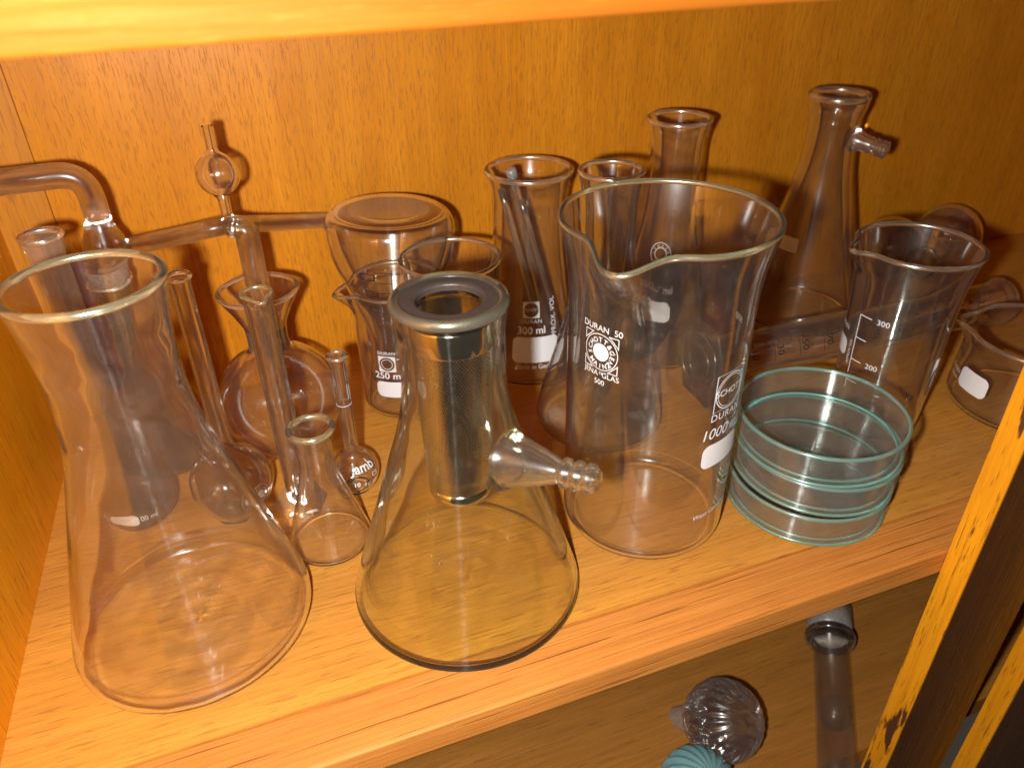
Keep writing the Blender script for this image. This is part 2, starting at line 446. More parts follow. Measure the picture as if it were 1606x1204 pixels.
def rect_ring(x, y, w, h, t):
    a, b = w / 2, h / 2; i, j = a - t, b - t
    q = lambda *v: [(x + p, y + r) for p, r in v]
    return [q((-a, -b), (a, -b), (i, -j), (-i, -j)), q((a, -b), (a, b), (i, j), (i, -j)), q((a, b), (-a, b), (-i, j), (i, j)), q((-a, b), (-a, -b), (-i, -j), (-i, j))]
def disc(x, y, r, n=28, r0=0):
    out = []
    for k in range(n):
        a, b = 2 * PI * k / n, 2 * PI * (k + 1) / n
        if r0: out.append([(x + r0 * math.cos(a), y + r0 * math.sin(a)), (x + r * math.cos(a), y + r * math.sin(a)), (x + r * math.cos(b), y + r * math.sin(b)), (x + r0 * math.cos(b), y + r0 * math.sin(b))])
        else: out.append([(x, y), (x + r * math.cos(a), y + r * math.sin(a)), (x + r * math.cos(b), y + r * math.sin(b))])
    return out
def bar(x0, y0, x1, y1, t):
    d = Vector((x1 - x0, y1 - y0)); n = Vector((-d.y, d.x)).normalized() * t / 2; k = max(1, int(d.length / .003)); out = []
    for i in range(k):
        a = Vector((x0, y0)) + d * i / k; b = Vector((x0, y0)) + d * (i + 1) / k
        out.append([tuple(a - n), tuple(b - n), tuple(b + n), tuple(a + n)])
    return out
def patch(x, y, w, h, r):
    """rounded white writing field, cut in thin columns so that it follows the glass"""
    out = []; n = 28
    def yy(px):
        d = abs(px) - (w / 2 - r); return h / 2 if d <= 0 else h / 2 - r + math.sqrt(max(0, r * r - d * d))
    xs = sorted(set([-w / 2 + w * k / n for k in range(n + 1)] + [s * (w / 2 - r * (1 - math.sin(q))) for s in (-1, 1) for q in (0, .3, .6, .9, 1.2, 1.45)]))
    for a, b in zip(xs, xs[1:]):
        for j in range(4):
            f0, f1 = -1 + j / 2, -1 + (j + 1) / 2
            out.append([(x + a, y + yy(a) * f0), (x + b, y + yy(b) * f0), (x + b, y + yy(b) * f1), (x + a, y + yy(a) * f1)])
    return out
def arc_text(s, R, a0, a1, size, inward=False, **k):
    out = []; n = len(s)
    for i, ch in enumerate(s):
        if ch == ' ': continue
        a = a0 + (a1 - a0) * i / (n - 1)
        out += T(ch, size, R * math.cos(a), R * math.sin(a), a - PI / 2 if not inward else a + PI / 2, **k)
    return out
def print_on(root, name, polys, Rf, phi, z0, mat, eps=.00025, mirror=False, inside=0, whole=False):
    """wrap flat shapes (metres) round the vessel at angle phi (radians), height z0; marks that stand apart become parts of their own"""
    if not whole:
        bx = [(min(q[0] for q in p), max(q[0] for q in p), min(q[1] for q in p), max(q[1] for q in p)) for p in polys]
        grp = list(range(len(polys)))
        def find(i):
            while grp[i] != i: grp[i] = grp[grp[i]]; i = grp[i]
            return i
        for i in range(len(polys)):
            a = bx[i]; sa = max(a[1] - a[0], a[3] - a[2])
            for j in range(i):
                b = bx[j]; gx = max(0, a[0] - b[1], b[0] - a[1]); gy = max(0, a[2] - b[3], b[2] - a[3])
                if math.hypot(gx, gy) <= .40 * max(sa, b[1] - b[0], b[3] - b[2]): grp[find(i)] = find(j)
        cl = {}
        for i, p in enumerate(polys): cl.setdefault(find(i), []).append(p)
        if len(cl) > 1:
            return [print_on(root, name, g, Rf, phi, z0, mat, eps, mirror, inside, True) for g in cl.values()]
    bm = bmesh.new()
    for p in polys:
        vs = []
        for s, t in p:
            z = z0 + t; r = Rf(z) + eps - inside; a = phi + s / max(Rf(z0), .003)
            vs.append(bm.verts.new((r * math.cos(a), r * math.sin(a), z)))
        try: bm.faces.new(vs)
        except ValueError: pass
    return obj(name, bm, M[mat], root, smooth=False)
def square_logo(x, y, w, word, solid=False):
    """square with an inscribed circle and a word across it"""
    out = rect_ring(x, y, w, w, w * .035)
    if solid:
        n = 40
        for k in range(n):
            a, b = 2 * PI * k / n, 2 * PI * (k + 1) / n
            def sq(an):
                c, s_ = math.cos(an), math.sin(an); q = max(abs(c), abs(s_)); return (x + w / 2 * c / q, y + w / 2 * s_ / q)
            ci = lambda an: (x + w * .44 * math.cos(an), y + w * .44 * math.sin(an))
            out.append([ci(a), sq(a), sq(b), ci(b)])
    else:
        out += disc(x, y, w * .48, 40, w * .45) + disc(x, y, w * .42, 40, w * .40)
    out += T(word, w * .24, x, y, spacing=.95)
    return out

R_ = math.radians
# ------------------------------------------------------------------ the cabinet
cab = thing('cabinet', 'honey coloured wooden cabinet whose shelves hold the laboratory glassware', 'cabinet', (0, 0, -.16))
def part(name, mat, build, parent=cab, smooth=False, label=None):
    bm = bmesh.new(); build(bm)
    for v in bm.verts: v.co.z += .16
    o = obj(name, bm, mat, parent, smooth)
    if label: o['label'] = label
    return o
XR = .86; YB = .537; YF = .207
part('back_panel', M['wood_back'], lambda b: box(b, -.16, XR, YB, YB + .008, -.190, .60))
part('corner_strip', M['wood_strip'], lambda b: box(b, -.150, -.110, YB - .0035, YB - .0002, .0006, .287))
def side(b):
    g = [(-.1492, .10), (-.1405, YB - .0006), (-.165, YB - .0006), (-.165, .10)]
    lo = [b.verts.new((x, y, -.190)) for x, y in g]; hi = [b.verts.new((x, y, .60)) for x, y in g]
    for k in range(4): b.faces.new([lo[k], lo[(k + 1) % 4], hi[(k + 1) % 4], hi[k]])
    b.faces.new(hi); b.faces.new(lo[::-1])
    bmesh.ops.recalc_face_normals(b, faces=b.faces)
part('side_panel', M['wood_side'], side)
part('side_panel', M['wood_side'], lambda b: box(b, XR, XR + .016, .16, YB, -.190, .60))
LIP = .238
part('shelf_board', M['wood_shelf'], lambda b: box(b, -.1489, XR, LIP, YB - .0008, -.018, 0))
part('shelf_lipping', M['wood_edge'], lambda b: box(b, -.1489, XR, YF, LIP - .0002, -.018, -.0001, .0018), label='reddish worn front edge of the shelf')
part('upper_shelf', M['wood_top'], lambda b: box(b, -.1489, XR, YF, YB - .0008, .2865, .312, .0015))
part('lower_shelf', M['wood_low'], lambda b: box(b, -.1489, XR, .2072, YB - .0008, -.207, -.190))
part('post', M['wood_dark'], lambda b: box(b, .3362, .397, .1909, .2060, -.90, .60, .0006), label='dark varnished post between the two door openings')
part('post_edge', M['wood_worn'], lambda b: box(b, .3350, .3360, .1911, .2066, -.90, .60), label='worn bright inner edge of the post')
door = part('door', M['wood_dark'], lambda b: box(b, .4070, .62, .1752, .1890, -.90, .60, .0006), label='dark varnished door beside the post')
bm = bmesh.new(); box(bm, .4055, .4068, .1754, .1888, -.74, .76); obj('door_edge', bm, M['wood_stile'], door, False)['label'] = 'bright bare edge of the dark door'

# ------------------------------------------------------------------ front row
# large wide-necked conical flask
c = (-.0613, .3069)
vessel('conical_flask', 'largest conical flask, wide flared mouth, unmarked clear glass at the front left of the shelf', 'flask', c,
       [(0, 0), (.0602, 0, .016), (.0262, .128, .030), (.0255, .162, .022), (.0300, .1905)], t=.0022, tb=.003, rim=.0017, n=128, wob=.00022, mats=('wall_o', 'wall_i', 'rim_y'))

# filter flask with side arm
c = (.0758, .2841)
fl, Rf = vessel('filter_flask', 'thick yellowish filter flask with a hose side arm, metal strainer in its mouth', 'flask', c,
       [(0, 0), (.0615, 0, .006), (.0238, .118, .024), (.0232, .154, .010), (.0252, .1672)], t=.0034, tb=.0042, rim=.0026, mats=('yel_o', 'yel_i', 'rim_y'), n=128, wob=.00016)
def side_arm(root, phi, r0, z0, L, dz, big, small, barbs, mat, solid):
    d = Vector((math.cos(phi), math.sin(phi), dz)).normalized(); s = Vector((r0 * math.cos(phi), r0 * math.sin(phi), z0)); path = []; rad = []
    prof = [(0, big * 1.12), (.03, big * 1.02), (.12, big * .93), (.35, big * .70), (.52, small * 1.25), (.60, small * 1.0)]
    for k in range(barbs):
        b = .62 + .38 * k / barbs; st = .38 / barbs
        prof += [(b, small * .92), (b + st * .25, small * 1.28), (b + st * .6, small * 1.22), (b + st * .9, small * .9)]
    prof += [(1.0, small * .86)]
    for q, r in prof: path.append(s + d * L * q); rad.append(r)
    bm = bmesh.new(); a0, a1 = sweep(bm, path, rad, 32, 0); b0, b1 = sweep(bm, path, [r - min(.0022, r * .42) for r in rad], 32, 1, flip=True)
    for k in range(32):
        k2 = (k + 1) % 32; bm.faces.new([a1[k], a1[k2], b1[k2], b1[k]]).material_index = 0
    return obj('side_arm', bm, [M[mat[0]], M[mat[1]]], root)
side_arm(fl, R_(-52), .0270, .0945, .047, .14, .0135, .0056, 3, ('arm_y', 'yel_i'), True)

# perforated strainer hanging in the mouth
st = thing('strainer', 'perforated steel tube strainer with a flat grey collar hanging in the filter flask', 'strainer', (c[0], c[1], .0006))
bm = bmesh.new()
lathe(bm, fillet([(.0148, .1672), (.0143, .1702, .0006), (.0158, .1710, .0008), (.0232, .1709, .0012), (.0240, .1690, .0010), (.0232, .1677), (.0165, .1674), (.0148, .1672)]), 96, 0)
obj('collar', bm, M['steel_dull'], st)
bm = bmesh.new(); lathe(bm, fillet([(.0150, .1700), (.0148, .166), (.0150, .164), (.0182, .163, .001), (.0184, .152), (.0181, .1512)]), 96, 0); obj('neck_band', bm, M['steel'], st)
def perf(r0, z0, r1, z1, holes):
    bm = bmesh.new(); uvl = bm.loops.layers.uv.new('UVMap'); n = 96; rows = 14; pitch = 2 * PI * (r0 + r1) / 2 / holes; vz = (z0 - z1) / (pitch * .87)
    vv = [[bm.verts.new(((r0 + (r1 - r0) * j / rows) * math.cos(2 * PI * k / n), (r0 + (r1 - r0) * j / rows) * math.sin(2 * PI * k / n), z0 + (z1 - z0) * j / rows)) for k in range(n)] for j in range(rows + 1)]
    for j in range(rows):
        for k in range(n):
            k2 = (k + 1) % n; f = bm.faces.new([vv[j + 1][k], vv[j + 1][k2], vv[j][k2], vv[j][k]])
            for lp, (a, b) in zip(f.loops, ((k, j + 1), (k + 1, j + 1), (k + 1, j), (k, j))): lp[uvl].uv = (a / n * holes, b / rows * vz)
    return bm
obj('perforated_tube', perf(.0181, .1512, .0160, .0740, 84), M['perf'], st)
bm = bmesh.new(); lathe(bm, fillet([(0, .0665), (.0150, .0665, .001), (.0158, .0685), (.0160, .0742), (.0156, .0742), (.0150, .0690), (0, .0685)]), 96); obj('end_cap', bm, M['steel'], st)

# tall litre beaker
c = (.1905, .3003)
kd = spout(R_(-142), .183, .035, .0115, .24, .006, .0022)
bk, Rf = vessel('beaker', 'tallest beaker, one litre, with a pouring lip and two white logos, in the middle front', 'beaker', c,
       [(0, 0), (.0463, 0, .009), (.0468, .158, .020), (.0526, .1832, .01)], t=.0019, tb=.0028, rim=.0015, mats=('wall_o', 'wall_i', 'rim_y'), deform=kd, n=144)
lg = disc(0, 0, .0098, 44, .0094) + disc(0, 0, .0047, 30) + arc_text('SCHOTT&GEN', .0066, R_(196), R_(-36), .0036, bold=.00006) + arc_text('MAINZ', .0076, R_(228), R_(312), .0036, inward=True, bold=.00006)
wq = .0098
for sx in (-1, 1):
    for sy in (-1, 1):
        lg += bar(sx * wq, sy * wq, sx * wq * .45, sy * wq, .0004) + bar(sx * wq, sy * wq, sx * wq, sy * wq * .45, .0004) + bar(sx * wq, sy * wq * .5, sx * wq * .5, sy * wq, .0004)
print_on(bk, 'printed_logo', lg, Rf, R_(-155.8), .1293, 'white_worn')
print_on(bk, 'printed_text', T('DURAN  50', .0046, 0, .0126) + T('JENA', .0042, -.0055, -.0122) + T('ER', .0022, .0009, -.0115) + T('GLAS', .0042, .0062, -.0122) + T('500', .0042, 0, -.0168), Rf, R_(-155.8), .1293, 'white_worn')
lg = rect_ring(0, 0, .0215, .0215, .0005) + disc(0, 0, .0103, 44, .0098) + disc(0, 0, .0090, 44, .0087) + T('SCHOTT', .0052)
print_on(bk, 'printed_logo', lg, Rf, R_(-69), .1085, 'white')
print_on(bk, 'printed_text', T('DURAN', .0060, 0, .0068, spacing=1.15) + T('1000 ml', .0092, -.001, -.0030, shear=.15), Rf, R_(-69), .0880, 'white')
print_on(bk, 'label_patch', patch(0, 0, .0285, .0150, .0045), Rf, R_(-68), .0708, 'white')
print_on(bk, 'printed_text', T('West Germany', .0046, 0, 0, shear=.15), Rf, R_(-68), .0300, 'white')
print_on(bk, 'printed_text', T('800', .0052), Rf, R_(-9.5), .1250, 'white_worn')

# petri dishes: three, nested edge on edge
spots = [(.2905, .2765, .0006, 'bottom dish of the three stacked petri dishes, resting on the shelf'), (.2922, .2772, .0217, 'middle one of the three stacked petri dishes, between the other two'), (.2908, .2770, .0428, 'top dish of the three stacked petri dishes, open and green rimmed')]
for i, (x, y, z, lab) in enumerate(spots):
    r = (.0470, .0468, .0474)[i]
    pd = thing('petri_dish', lab, 'petri dish', (x, y, z), 'stacked petri dishes', (R_((0, .9, .3)[i]), R_((0, -.5, .6)[i]), i * 1.3))
    prof = dome(fillet([(0, 0), (r, 0, .0032), (r, .0190)]), .0008)
    shell(pd, prof, .0021, .0024, .00115, ('teal_o', 'teal_i', 'rim_t'), 128, None, 1., 'dish', .00006)
    bm = bmesh.new(); torus(bm, r - .0012, .0014, .0009, 128, 10); torus(bm, r - .0040, .0030, .0007, 128, 10); obj('base_edge', bm, M['rim_t'], pd)

# ------------------------------------------------------------------ right side
c = (.3835, .3230)
bk, Rf = vessel('beaker', 'slim graduated beaker behind the petri dishes, scale marked 300 and 200', 'beaker', c,
       [(0, 0), (.0283, 0, .008), (.0320, .108, .022), (.0368, .1285, .01)], t=.0016, tb=.0024, rim=.0016, deform=spout(R_(165), .1285, .022, .0065, .22, .001, .001), n=112)
sc = bar(0, .0205, 0, -.034, .0006) + bar(0, .0205, .0085, .0205, .0006) + bar(0, .0045, .0080, .0045, .0006) + bar(0, -.0115, .0080, -.0115, .0006) + bar(0, -.027, .008, -.027, .0006)
sc += T('300', .0052, .0155, .0200) + T('200', .0052, .0150, -.0120) + T('APPROX VOL', .0030, -.0032, -.008, PI / 2)
print_on(bk, 'printed_scale', sc, Rf, R_(178), .0680, 'white')
print_on(bk, 'label_patch', patch(0, 0, .020, .0125, .004), Rf, R_(146), .0605, 'white')
print_on(bk, 'label_patch', patch(0, 0, .020, .0140, .004), Rf, R_(-50), .0460, 'white')
print_on(bk, 'printed_text', T('DURAN', .0050), Rf, R_(147), .0745, 'white_worn')

c = (.4940, .2990)
bk, Rf = vessel('beaker', 'low wide beaker with a blank white label, half hidden by the dark post', 'beaker', c,
       [(0, 0), (.0475, 0, .008), (.0450, .047, .012), (.0468, .0545, .004)], t=.0018, tb=.0026, rim=.0016, deform=spout(R_(128), .0545, .014, .0065, .22, .001, .001), n=112)
print_on(bk, 'label_patch', patch(0, 0, .0250, .0150, .0045), Rf, R_(172), .0255, 'white')
print_on(bk, 'printed_text', T('DURAN', .004, 0, .004) + T('150 ml', .004, 0, -.001), Rf, R_(146), .0215, 'white_worn')

c = (.4382, .4745)
sf, Rf = vessel('suction_flask', 'tall clear conical suction flask with a ribbed side arm by the back panel', 'flask', c,
       [(0, 0), (.0500, 0, .012), (.0190, .132, .020), (.0185, .166, .006), (.0215, .1745, .003), (.0218, .1802)], t=.0026, tb=.004, rim=.0022, n=96, zs=1.3)
side_arm(sf, R_(-62), .0165, .1530, .027, -.16, .0088, .0052, 4, ('arm_c', 'wall_i'), False)
print_on(sf, 'label_patch', patch(0, 0, .0150, .0110, .001), Rf, R_(-160), .0735, 'white')

# lying measuring cylinder (built upright, then laid along the shelf)
A0 = Vector((.289, .392, .0305)); A1 = Vector((.580, .402, .0185)); ax = (A1 - A0).normalized()
mc = thing('measuring_cylinder', 'measuring cylinder lying on its side with black numbers and a hexagonal foot', 'measuring cylinder', A0)
side_v = Vector((-ax.y, ax.x, 0)).normalized(); upv = ax.cross(side_v)
mc.matrix_world = Matrix(((side_v.x, upv.x, ax.x, A0.x), (side_v.y, upv.y, ax.y, A0.y), (side_v.z, upv.z, ax.z, A0.z), (0, 0, 0, 1)))
Rc = .0175
prof = dome(fillet([(0, .004), (Rc, .004, .004), (Rc, .284, .006), (Rc + .0022, .294)]), .001)
shell(mc, prof, .0017, .003, .0014, ('dusty_o', 'wall_i', 'rim'), 72, None, 1., 'barrel')
def hexfoot(R, h, top):
    bm = bmesh.new(); lo = []; n = 6
    for rr, z in ((R * .97, 0), (R, .0012), (R, h), (R * .93, h + .0012), (top, h + .003)):
        lo.append([bm.verts.new((rr * math.cos(PI / 3 * k), rr * math.sin(PI / 3 * k), z)) for k in range(6)])
    for a, b in zip(lo, lo[1:]):
        for k in range(6): bm.faces.new([a[k], a[(k + 1) % 6], b[(k + 1) % 6], b[k]])
    bm.faces.new(lo[0][::-1]); bm.faces.new(lo[-1]); return bm
ft = obj('foot', hexfoot(.034, .0045, .020), M['foot'], mc, smooth=False)
bm = bmesh.new(); torus(bm, .0225, -.0003, .0016, 64); torus(bm, .0125, -.0002, .0014, 64); obj('foot_ring', bm, M['rim'], ft)
Rcf = lambda z: Rc
FACE = R_(106)
tk = []
for k in range(1, 116):
    z = .020 + k * .00225
    if z > .275: break
    tk += bar(-.004, z, .0055 if k % 10 else .0085, z, .00042)
    if k % 5 == 0: tk += bar(.0055, z, .0095, z, .00042)
for k in range(1, 12):
    tk += T(str(k * 20 - 10), .0082, .0140, .020 + k * .0225 - .0112)
for k in range(0, 12): tk += bar(.0085, .020 + k * .0225 - .0112 - .0048, .022, .020 + k * .0225 - .0112 - .0048, .0004)
print_on(mc, 'printed_scale', [[(s, t) for s, t in p] for p in tk], Rcf, FACE, 0, 'black', whole=True)

# two round bottomed flasks lying against the back panel
for x, r, lab, d in ((.6315, .0300, 'larger right one of two round flasks lying against the back panel', 0), (.5660, .0285, 'left one of two round flasks lying half hidden behind the suction flask', 1)):
    rf = thing('round_flask', lab, 'flask', (x, YB - r - .002, r + .0012), 'round flasks lying at the back', (R_(96), 0, R_(-62 if not d else 60)))
    pr = [Vector((r * math.sin(R_(a)), -r * math.cos(R_(a)))) for a in range(0, 156, 6)]
    pr[0].x = 0; rn = pr[-1].x; pr += [Vector((rn * .95, r + .004)), Vector((rn * .93, r + .03)), Vector((rn * 1.05, r + .034))]
    shell(rf, pr, .0015, None, .0014, ('dusty_o', 'wall_i', 'rim'), 80)

# ------------------------------------------------------------------ middle back
vessel('conical_flask', 'narrow necked conical flask seen through the litre beaker, second tallest mouth', 'flask', (.2080, .3945),
       [(0, 0), (.0465, 0, .014), (.0165, .115, .034), (.0163, .163, .010), (.0191, .1755)], t=.0016, tb=.003, rim=.0016)
c = (.2986, .4700)
f12, Rf = vessel('conical_flask', 'long necked conical flask with a round logo, by the back panel behind the litre beaker', 'flask', c,
       [(0, 0), (.0440, 0, .012), (.0185, .112, .034), (.0180, .166, .010), (.0222, .1790)], t=.0018, tb=.003, rim=.0017)
print_on(f12, 'printed_logo', disc(0, 0, .0078, 40, .0073) + disc(0, 0, .0046, 30, .0040) + arc_text('JENAERGLAS', .0056, R_(180), R_(-120), .0024), Rf, R_(-133), .0900, 'white_worn')
print_on(f12, 'printed_text', T('500 ml', .0085, 0, 0, bold=.0001), Rf, R_(-130), .0640, 'white')
print_on(f12, 'label_patch', patch(0, 0, .0250, .0150, .005), Rf, R_(-131), .0485, 'white')

c = (.1920, .4850)
f3, Rf = vessel('conical_flask', 'wide necked 300 ml conical flask holding glass rods, white label and square logo', 'flask', c,
       [(0, 0), (.0420, 0, .012), (.0262, .092, .03), (.0258, .140, .008), (.0300, .1520)], t=.0018, tb=.003, rim=.0019)
print_on(f3, 'printed_logo', square_logo(0, 0, .0120, 'SCHOTT', True), Rf, R_(-109), .0620, 'white')
print_on(f3, 'printed_text', T('DURAN', .0042, 0, .0069, spacing=1.15) + T('300 ml', .0076, 0, 0, bold=.00012), Rf, R_(-109), .0465, 'white')
print_on(f3, 'label_patch', patch(0, 0, .0350, .0195, .004), Rf, R_(-104), .0318, 'white')
print_on(f3, 'printed_text', T('Made in Germany', .0048, .002, 0), Rf, R_(-104), .0188, 'white')
print_on(f3, 'printed_text', T('APPROX. VOL', .0056, 0, 0, PI / 2), Rf, R_(-80), .0530, 'white')
for i, (a, b, r, lab) in enumerate(((( .1745, .4735, .1600), (.2150, .4930, .0060), .0036, 'thick glass rod with a pale flat end leaning in the 300 ml flask'), ((.1720, .4860, .1440), (.2060, .4800, .0055), .0026, 'thin glass rod beside the thicker one in the 300 ml flask'), ((.1800, .4690, .1400), (.2220, .4860, .0058), .0022, 'shortest thinnest glass rod leaning right in the 300 ml flask'))):
    a, b = Vector(a), Vector(b); rd = thing('glass_rod', lab, 'glass rod', b, 'glass rods in the flask'); d = a - b
    path = [d * (k / 10) for k in range(11)]; bm = bmesh.new(); sweep(bm, path, [r * .7] + [r] * 9 + [r * .9], 20, 0, caps=True); obj('rod', bm, M['rod'], rd)
    if i == 0:
        bm = bmesh.new(); p2 = [d - d.normalized() * .007, d + d.normalized() * .0008, d + d.normalized() * .0014]; sweep(bm, p2, [r * 1.04, r * 1.04, r * .7], 20, 0, caps=True); obj('ground_end', bm, M['frost'], rd)

c = (.0880, .4710)
b25, Rf = vessel('beaker', 'small 250 ml beaker with a lip at its left, carrying the upside down flask', 'beaker', c,
       [(0, 0), (.0295, 0, .007), (.0300, .082, .012), (.0322, .0936, .004)], t=.0015, tb=.0024, rim=.0014, deform=spout(R_(-175), .0936, .020, .0095, .26, .002, .0015), n=112)
print_on(b25, 'printed_logo', square_logo(0, 0, .0120, '', True) + disc(0, 0, .0040, 24, .0036), Rf, R_(-121), .0470, 'white_worn')
print_on(b25, 'printed_text', T('DURAN', .0036, 0, .0178) + T('250 ml', .0072, 0, 0, bold=.0001), Rf, R_(-120.5), .0375, 'white')
print_on(b25, 'label_patch', patch(0, 0, .0205, .0125, .004), Rf, R_(-119.5), .0265, 'white')

iv = thing('conical_flask', 'upside down conical flask with black print, its cloudy bottom facing up over the small beaker', 'flask', (.0905, .4735, .1470), None, (R_(180 - 2), R_(3), 0))
prof = dome(fillet([(0, 0), (.0525, 0, .046), (.0170, .089, .020), (.0165, .110), (.0190, .119)], 14), .0015)
shell(iv, prof, .0017, .0026, .0015, ('wall_o', 'wall_i', 'rim'), 96)
bm = bmesh.new(); lathe(bm, [Vector((.0262 * k / 8, .0047 - .0012 * (k / 8) ** 2)) for k in range(9)], 64); obj('cloudy_base', bm, M['frost_light'], iv)
Ri = lambda z: rad_at(prof, z)
sc = bar(0, -.022, 0, .022, .0005)
for k in range(6): sc += bar(0, -.020 + k * .008, .009, -.020 + k * .008, .0005)
for k in range(3): sc += rect_ring(.013, -.016 + k * .013, .008, .005, .0005)
print_on(iv, 'printed_scale', sc, Ri, R_(103), .050, 'black')
print_on(iv, 'printed_scale', rect_ring(0, 0, .010, .007, .0005) + rect_ring(0, .008, .012, .005, .0005) + rect_ring(0, -.008, .012, .005, .0005) + bar(-.007, -.012, -.007, .013, .0005), Ri, R_(60), .045, 'black')
print_on(iv, 'printed_mark', disc(0, 0, .004, 24, .0032) + bar(-.002, 0, .002, 0, .0008), Ri, R_(186), .050, 'black')

vessel('beaker', 'plain upright beaker with a beaded mouth, right behind the metal strainer', 'beaker', (.1130, .4150),
       [(0, 0), (.0280, 0, .006), (.0288, .118, .010), (.0306, .1285, .004)], t=.0015, tb=.0024, rim=.0015)

# ------------------------------------------------------------------ left back
c = (.0118, .3426)
vessel('conical_flask', 'smallest conical flask, unmarked, between the big flask and the filter flask', 'flask', c,
       [(0, 0), (.0245, 0, .006), (.0094, .052, .016), (.0092, .069, .005), (.0119, .0778, .002)], t=.0014, tb=.002, rim=.0017, mats=('wall_o', 'wall_i', 'rim_y'), n=80)

def bulb(rb, zc, rbase, rneck, ztop, rrim):
    pr = [Vector((0, 0)), Vector((rbase * .6, 0)), Vector((rbase, .0002))]
    a0 = math.degrees(math.acos(min(1, zc / rb)));
    for a in range(int(a0) + 6, 158, 6):
        r = rb * math.sin(R_(a)); z = zc - rb * math.cos(R_(a))
        if a > 90 and r < rneck * 1.7: break
        pr.append(Vector((r, z)))
    e = pr[-1]
    for k in range(1, 7):
        t = k / 6; P0, P1, P2 = e, Vector((rneck, e.y + (e.x - rneck) * .55)), Vector((rneck, e.y + (e.x - rneck) * 2.2))
        pr.append(P0 * (1 - t) ** 2 + P1 * 2 * t * (1 - t) + P2 * t * t)
    z = pr[-1].y
    for k in range(1, 9): pr.append(Vector((rneck, z + (ztop - .004 - z) * k / 8)))
    pr += [Vector((rneck * 1.06, ztop - .002)), Vector((rrim, ztop))]
    return pr
def flask_from(name, label, c, pr, t, rim, mats=('wall_o', 'wall_i', 'rim'), n=72, group=None):
    root = thing(name, label, 'flask', (c[0], c[1], .0006), group)
    shell(root, pr, t, None, rim, mats, n)
    return root, lambda z: rad_at(pr, z)
tn, Rf = flask_from('volumetric_flask', 'tiny 10 ml volumetric flask with a round bulb right of the smallest conical flask', (.0349, .3849), bulb(.0149, .0135, .0085, .0044, .0948, .0055), .0010, .0012)
print_on(tn, 'printed_text', T('Jamb', .0075, 0, 0, bold=.0001), Rf, R_(-70), .0225, 'white_worn')
print_on(tn, 'printed_text', T('10', .0042, -.004, 0, bold=.0001) + T('TC 20', .0036, .005, -.002) + T('CS', .0040, .009, .003), Rf, R_(-80), .0130, 'white')
bm = bmesh.new(); torus(bm, .0044, .0640, .00022, 40, 6); obj('graduation_ring', bm, M['white_worn'], tn)
v2, Rf = flask_from('volumetric_flask', 'slim necked volumetric flask with a white stamp on its ball, right of the big flask', (-.0359, .3933), bulb(.0231, .0205, .014, .0054, .1526, .0062), .0012, .0014)
print_on(v2, 'printed_logo', disc(0, 0, .0062, 32, .0058) + disc(0, 0, .0026, 20) + arc_text('JENAGLASMAINZ', .0043, R_(200), R_(-130), .0022), Rf, R_(-52), .0200, 'white_worn')
pr = fillet([(0, 0), (.0215, 0, .006), (.0258, .014, .010), (.0090, .056, .026), (.0084, .167, .004), (.0096, .1756)])
v1, Rf = flask_from('volumetric_flask', 'pear shaped 100 ml volumetric flask with a long neck, seen through the big conical flask', (-.0934, .4129), pr, .0014, .0017, ('pale_o', 'pale_o', 'rim'))
print_on(v1, 'label_patch', patch(0, 0, .0165, .0075, .003), Rf, R_(-108), .0120, 'white_worn')
print_on(v1, 'printed_text', T('100 ml', .0050, 0, 0), Rf, R_(-76), .0125, 'white_worn')
print_on(v1, 'printed_text', T('100', .0085, 0, 0), Rf, R_(72), .0330, 'white_worn')

# small measuring cylinder standing
c = (-.0005, .3835)
sp = spout(R_(-80), .1426, .012, .0035, .40, .0012, .0006)
m2 = thing('measuring_cylinder', 'slim upright measuring cylinder with a pouring lip in front of the funnel necked flask', 'measuring cylinder', (c[0], c[1], .0006))
prof = fillet([(0, .004), (.0072, .004, .002), (.0073, .134, .006), (.0082, .1415)])
shell(m2, prof, .0012, .002, .0011, ('tube_o', 'wall_i', 'rim_y'), 64, sp, 1., 'barrel')
obj('foot', hexfoot(.0165, .0028, .009), M['foot'], m2, smooth=False)

# round flask with funnel mouth
c = (.0007, .4450)
rb, zc = .0397, .0375
pr = [Vector((0, 0)), Vector((.010, 0))]
for a in range(20, 162, 5): pr.append(Vector((rb * math.sin(R_(a)), zc - rb * math.cos(R_(a)))))
e = pr[-1]
pr += [Vector((.0124, e.y + .003)), Vector((.0122, e.y + .010)), Vector((.0126, .092)), Vector((.0132, .0945)), Vector((.0178, .1045)), Vector((.0236, .1150))]
rf, Rf = flask_from('funnel_flask', 'ball shaped flask with a ground neck opening into a funnel mouth', c, pr, .0014, .0015)
bm = bmesh.new(); lathe(bm, [Vector((.0118, .077)), Vector((.0116, .084)), Vector((.0120, .0925))], 48); obj('ground_neck', bm, M['frost'], rf)

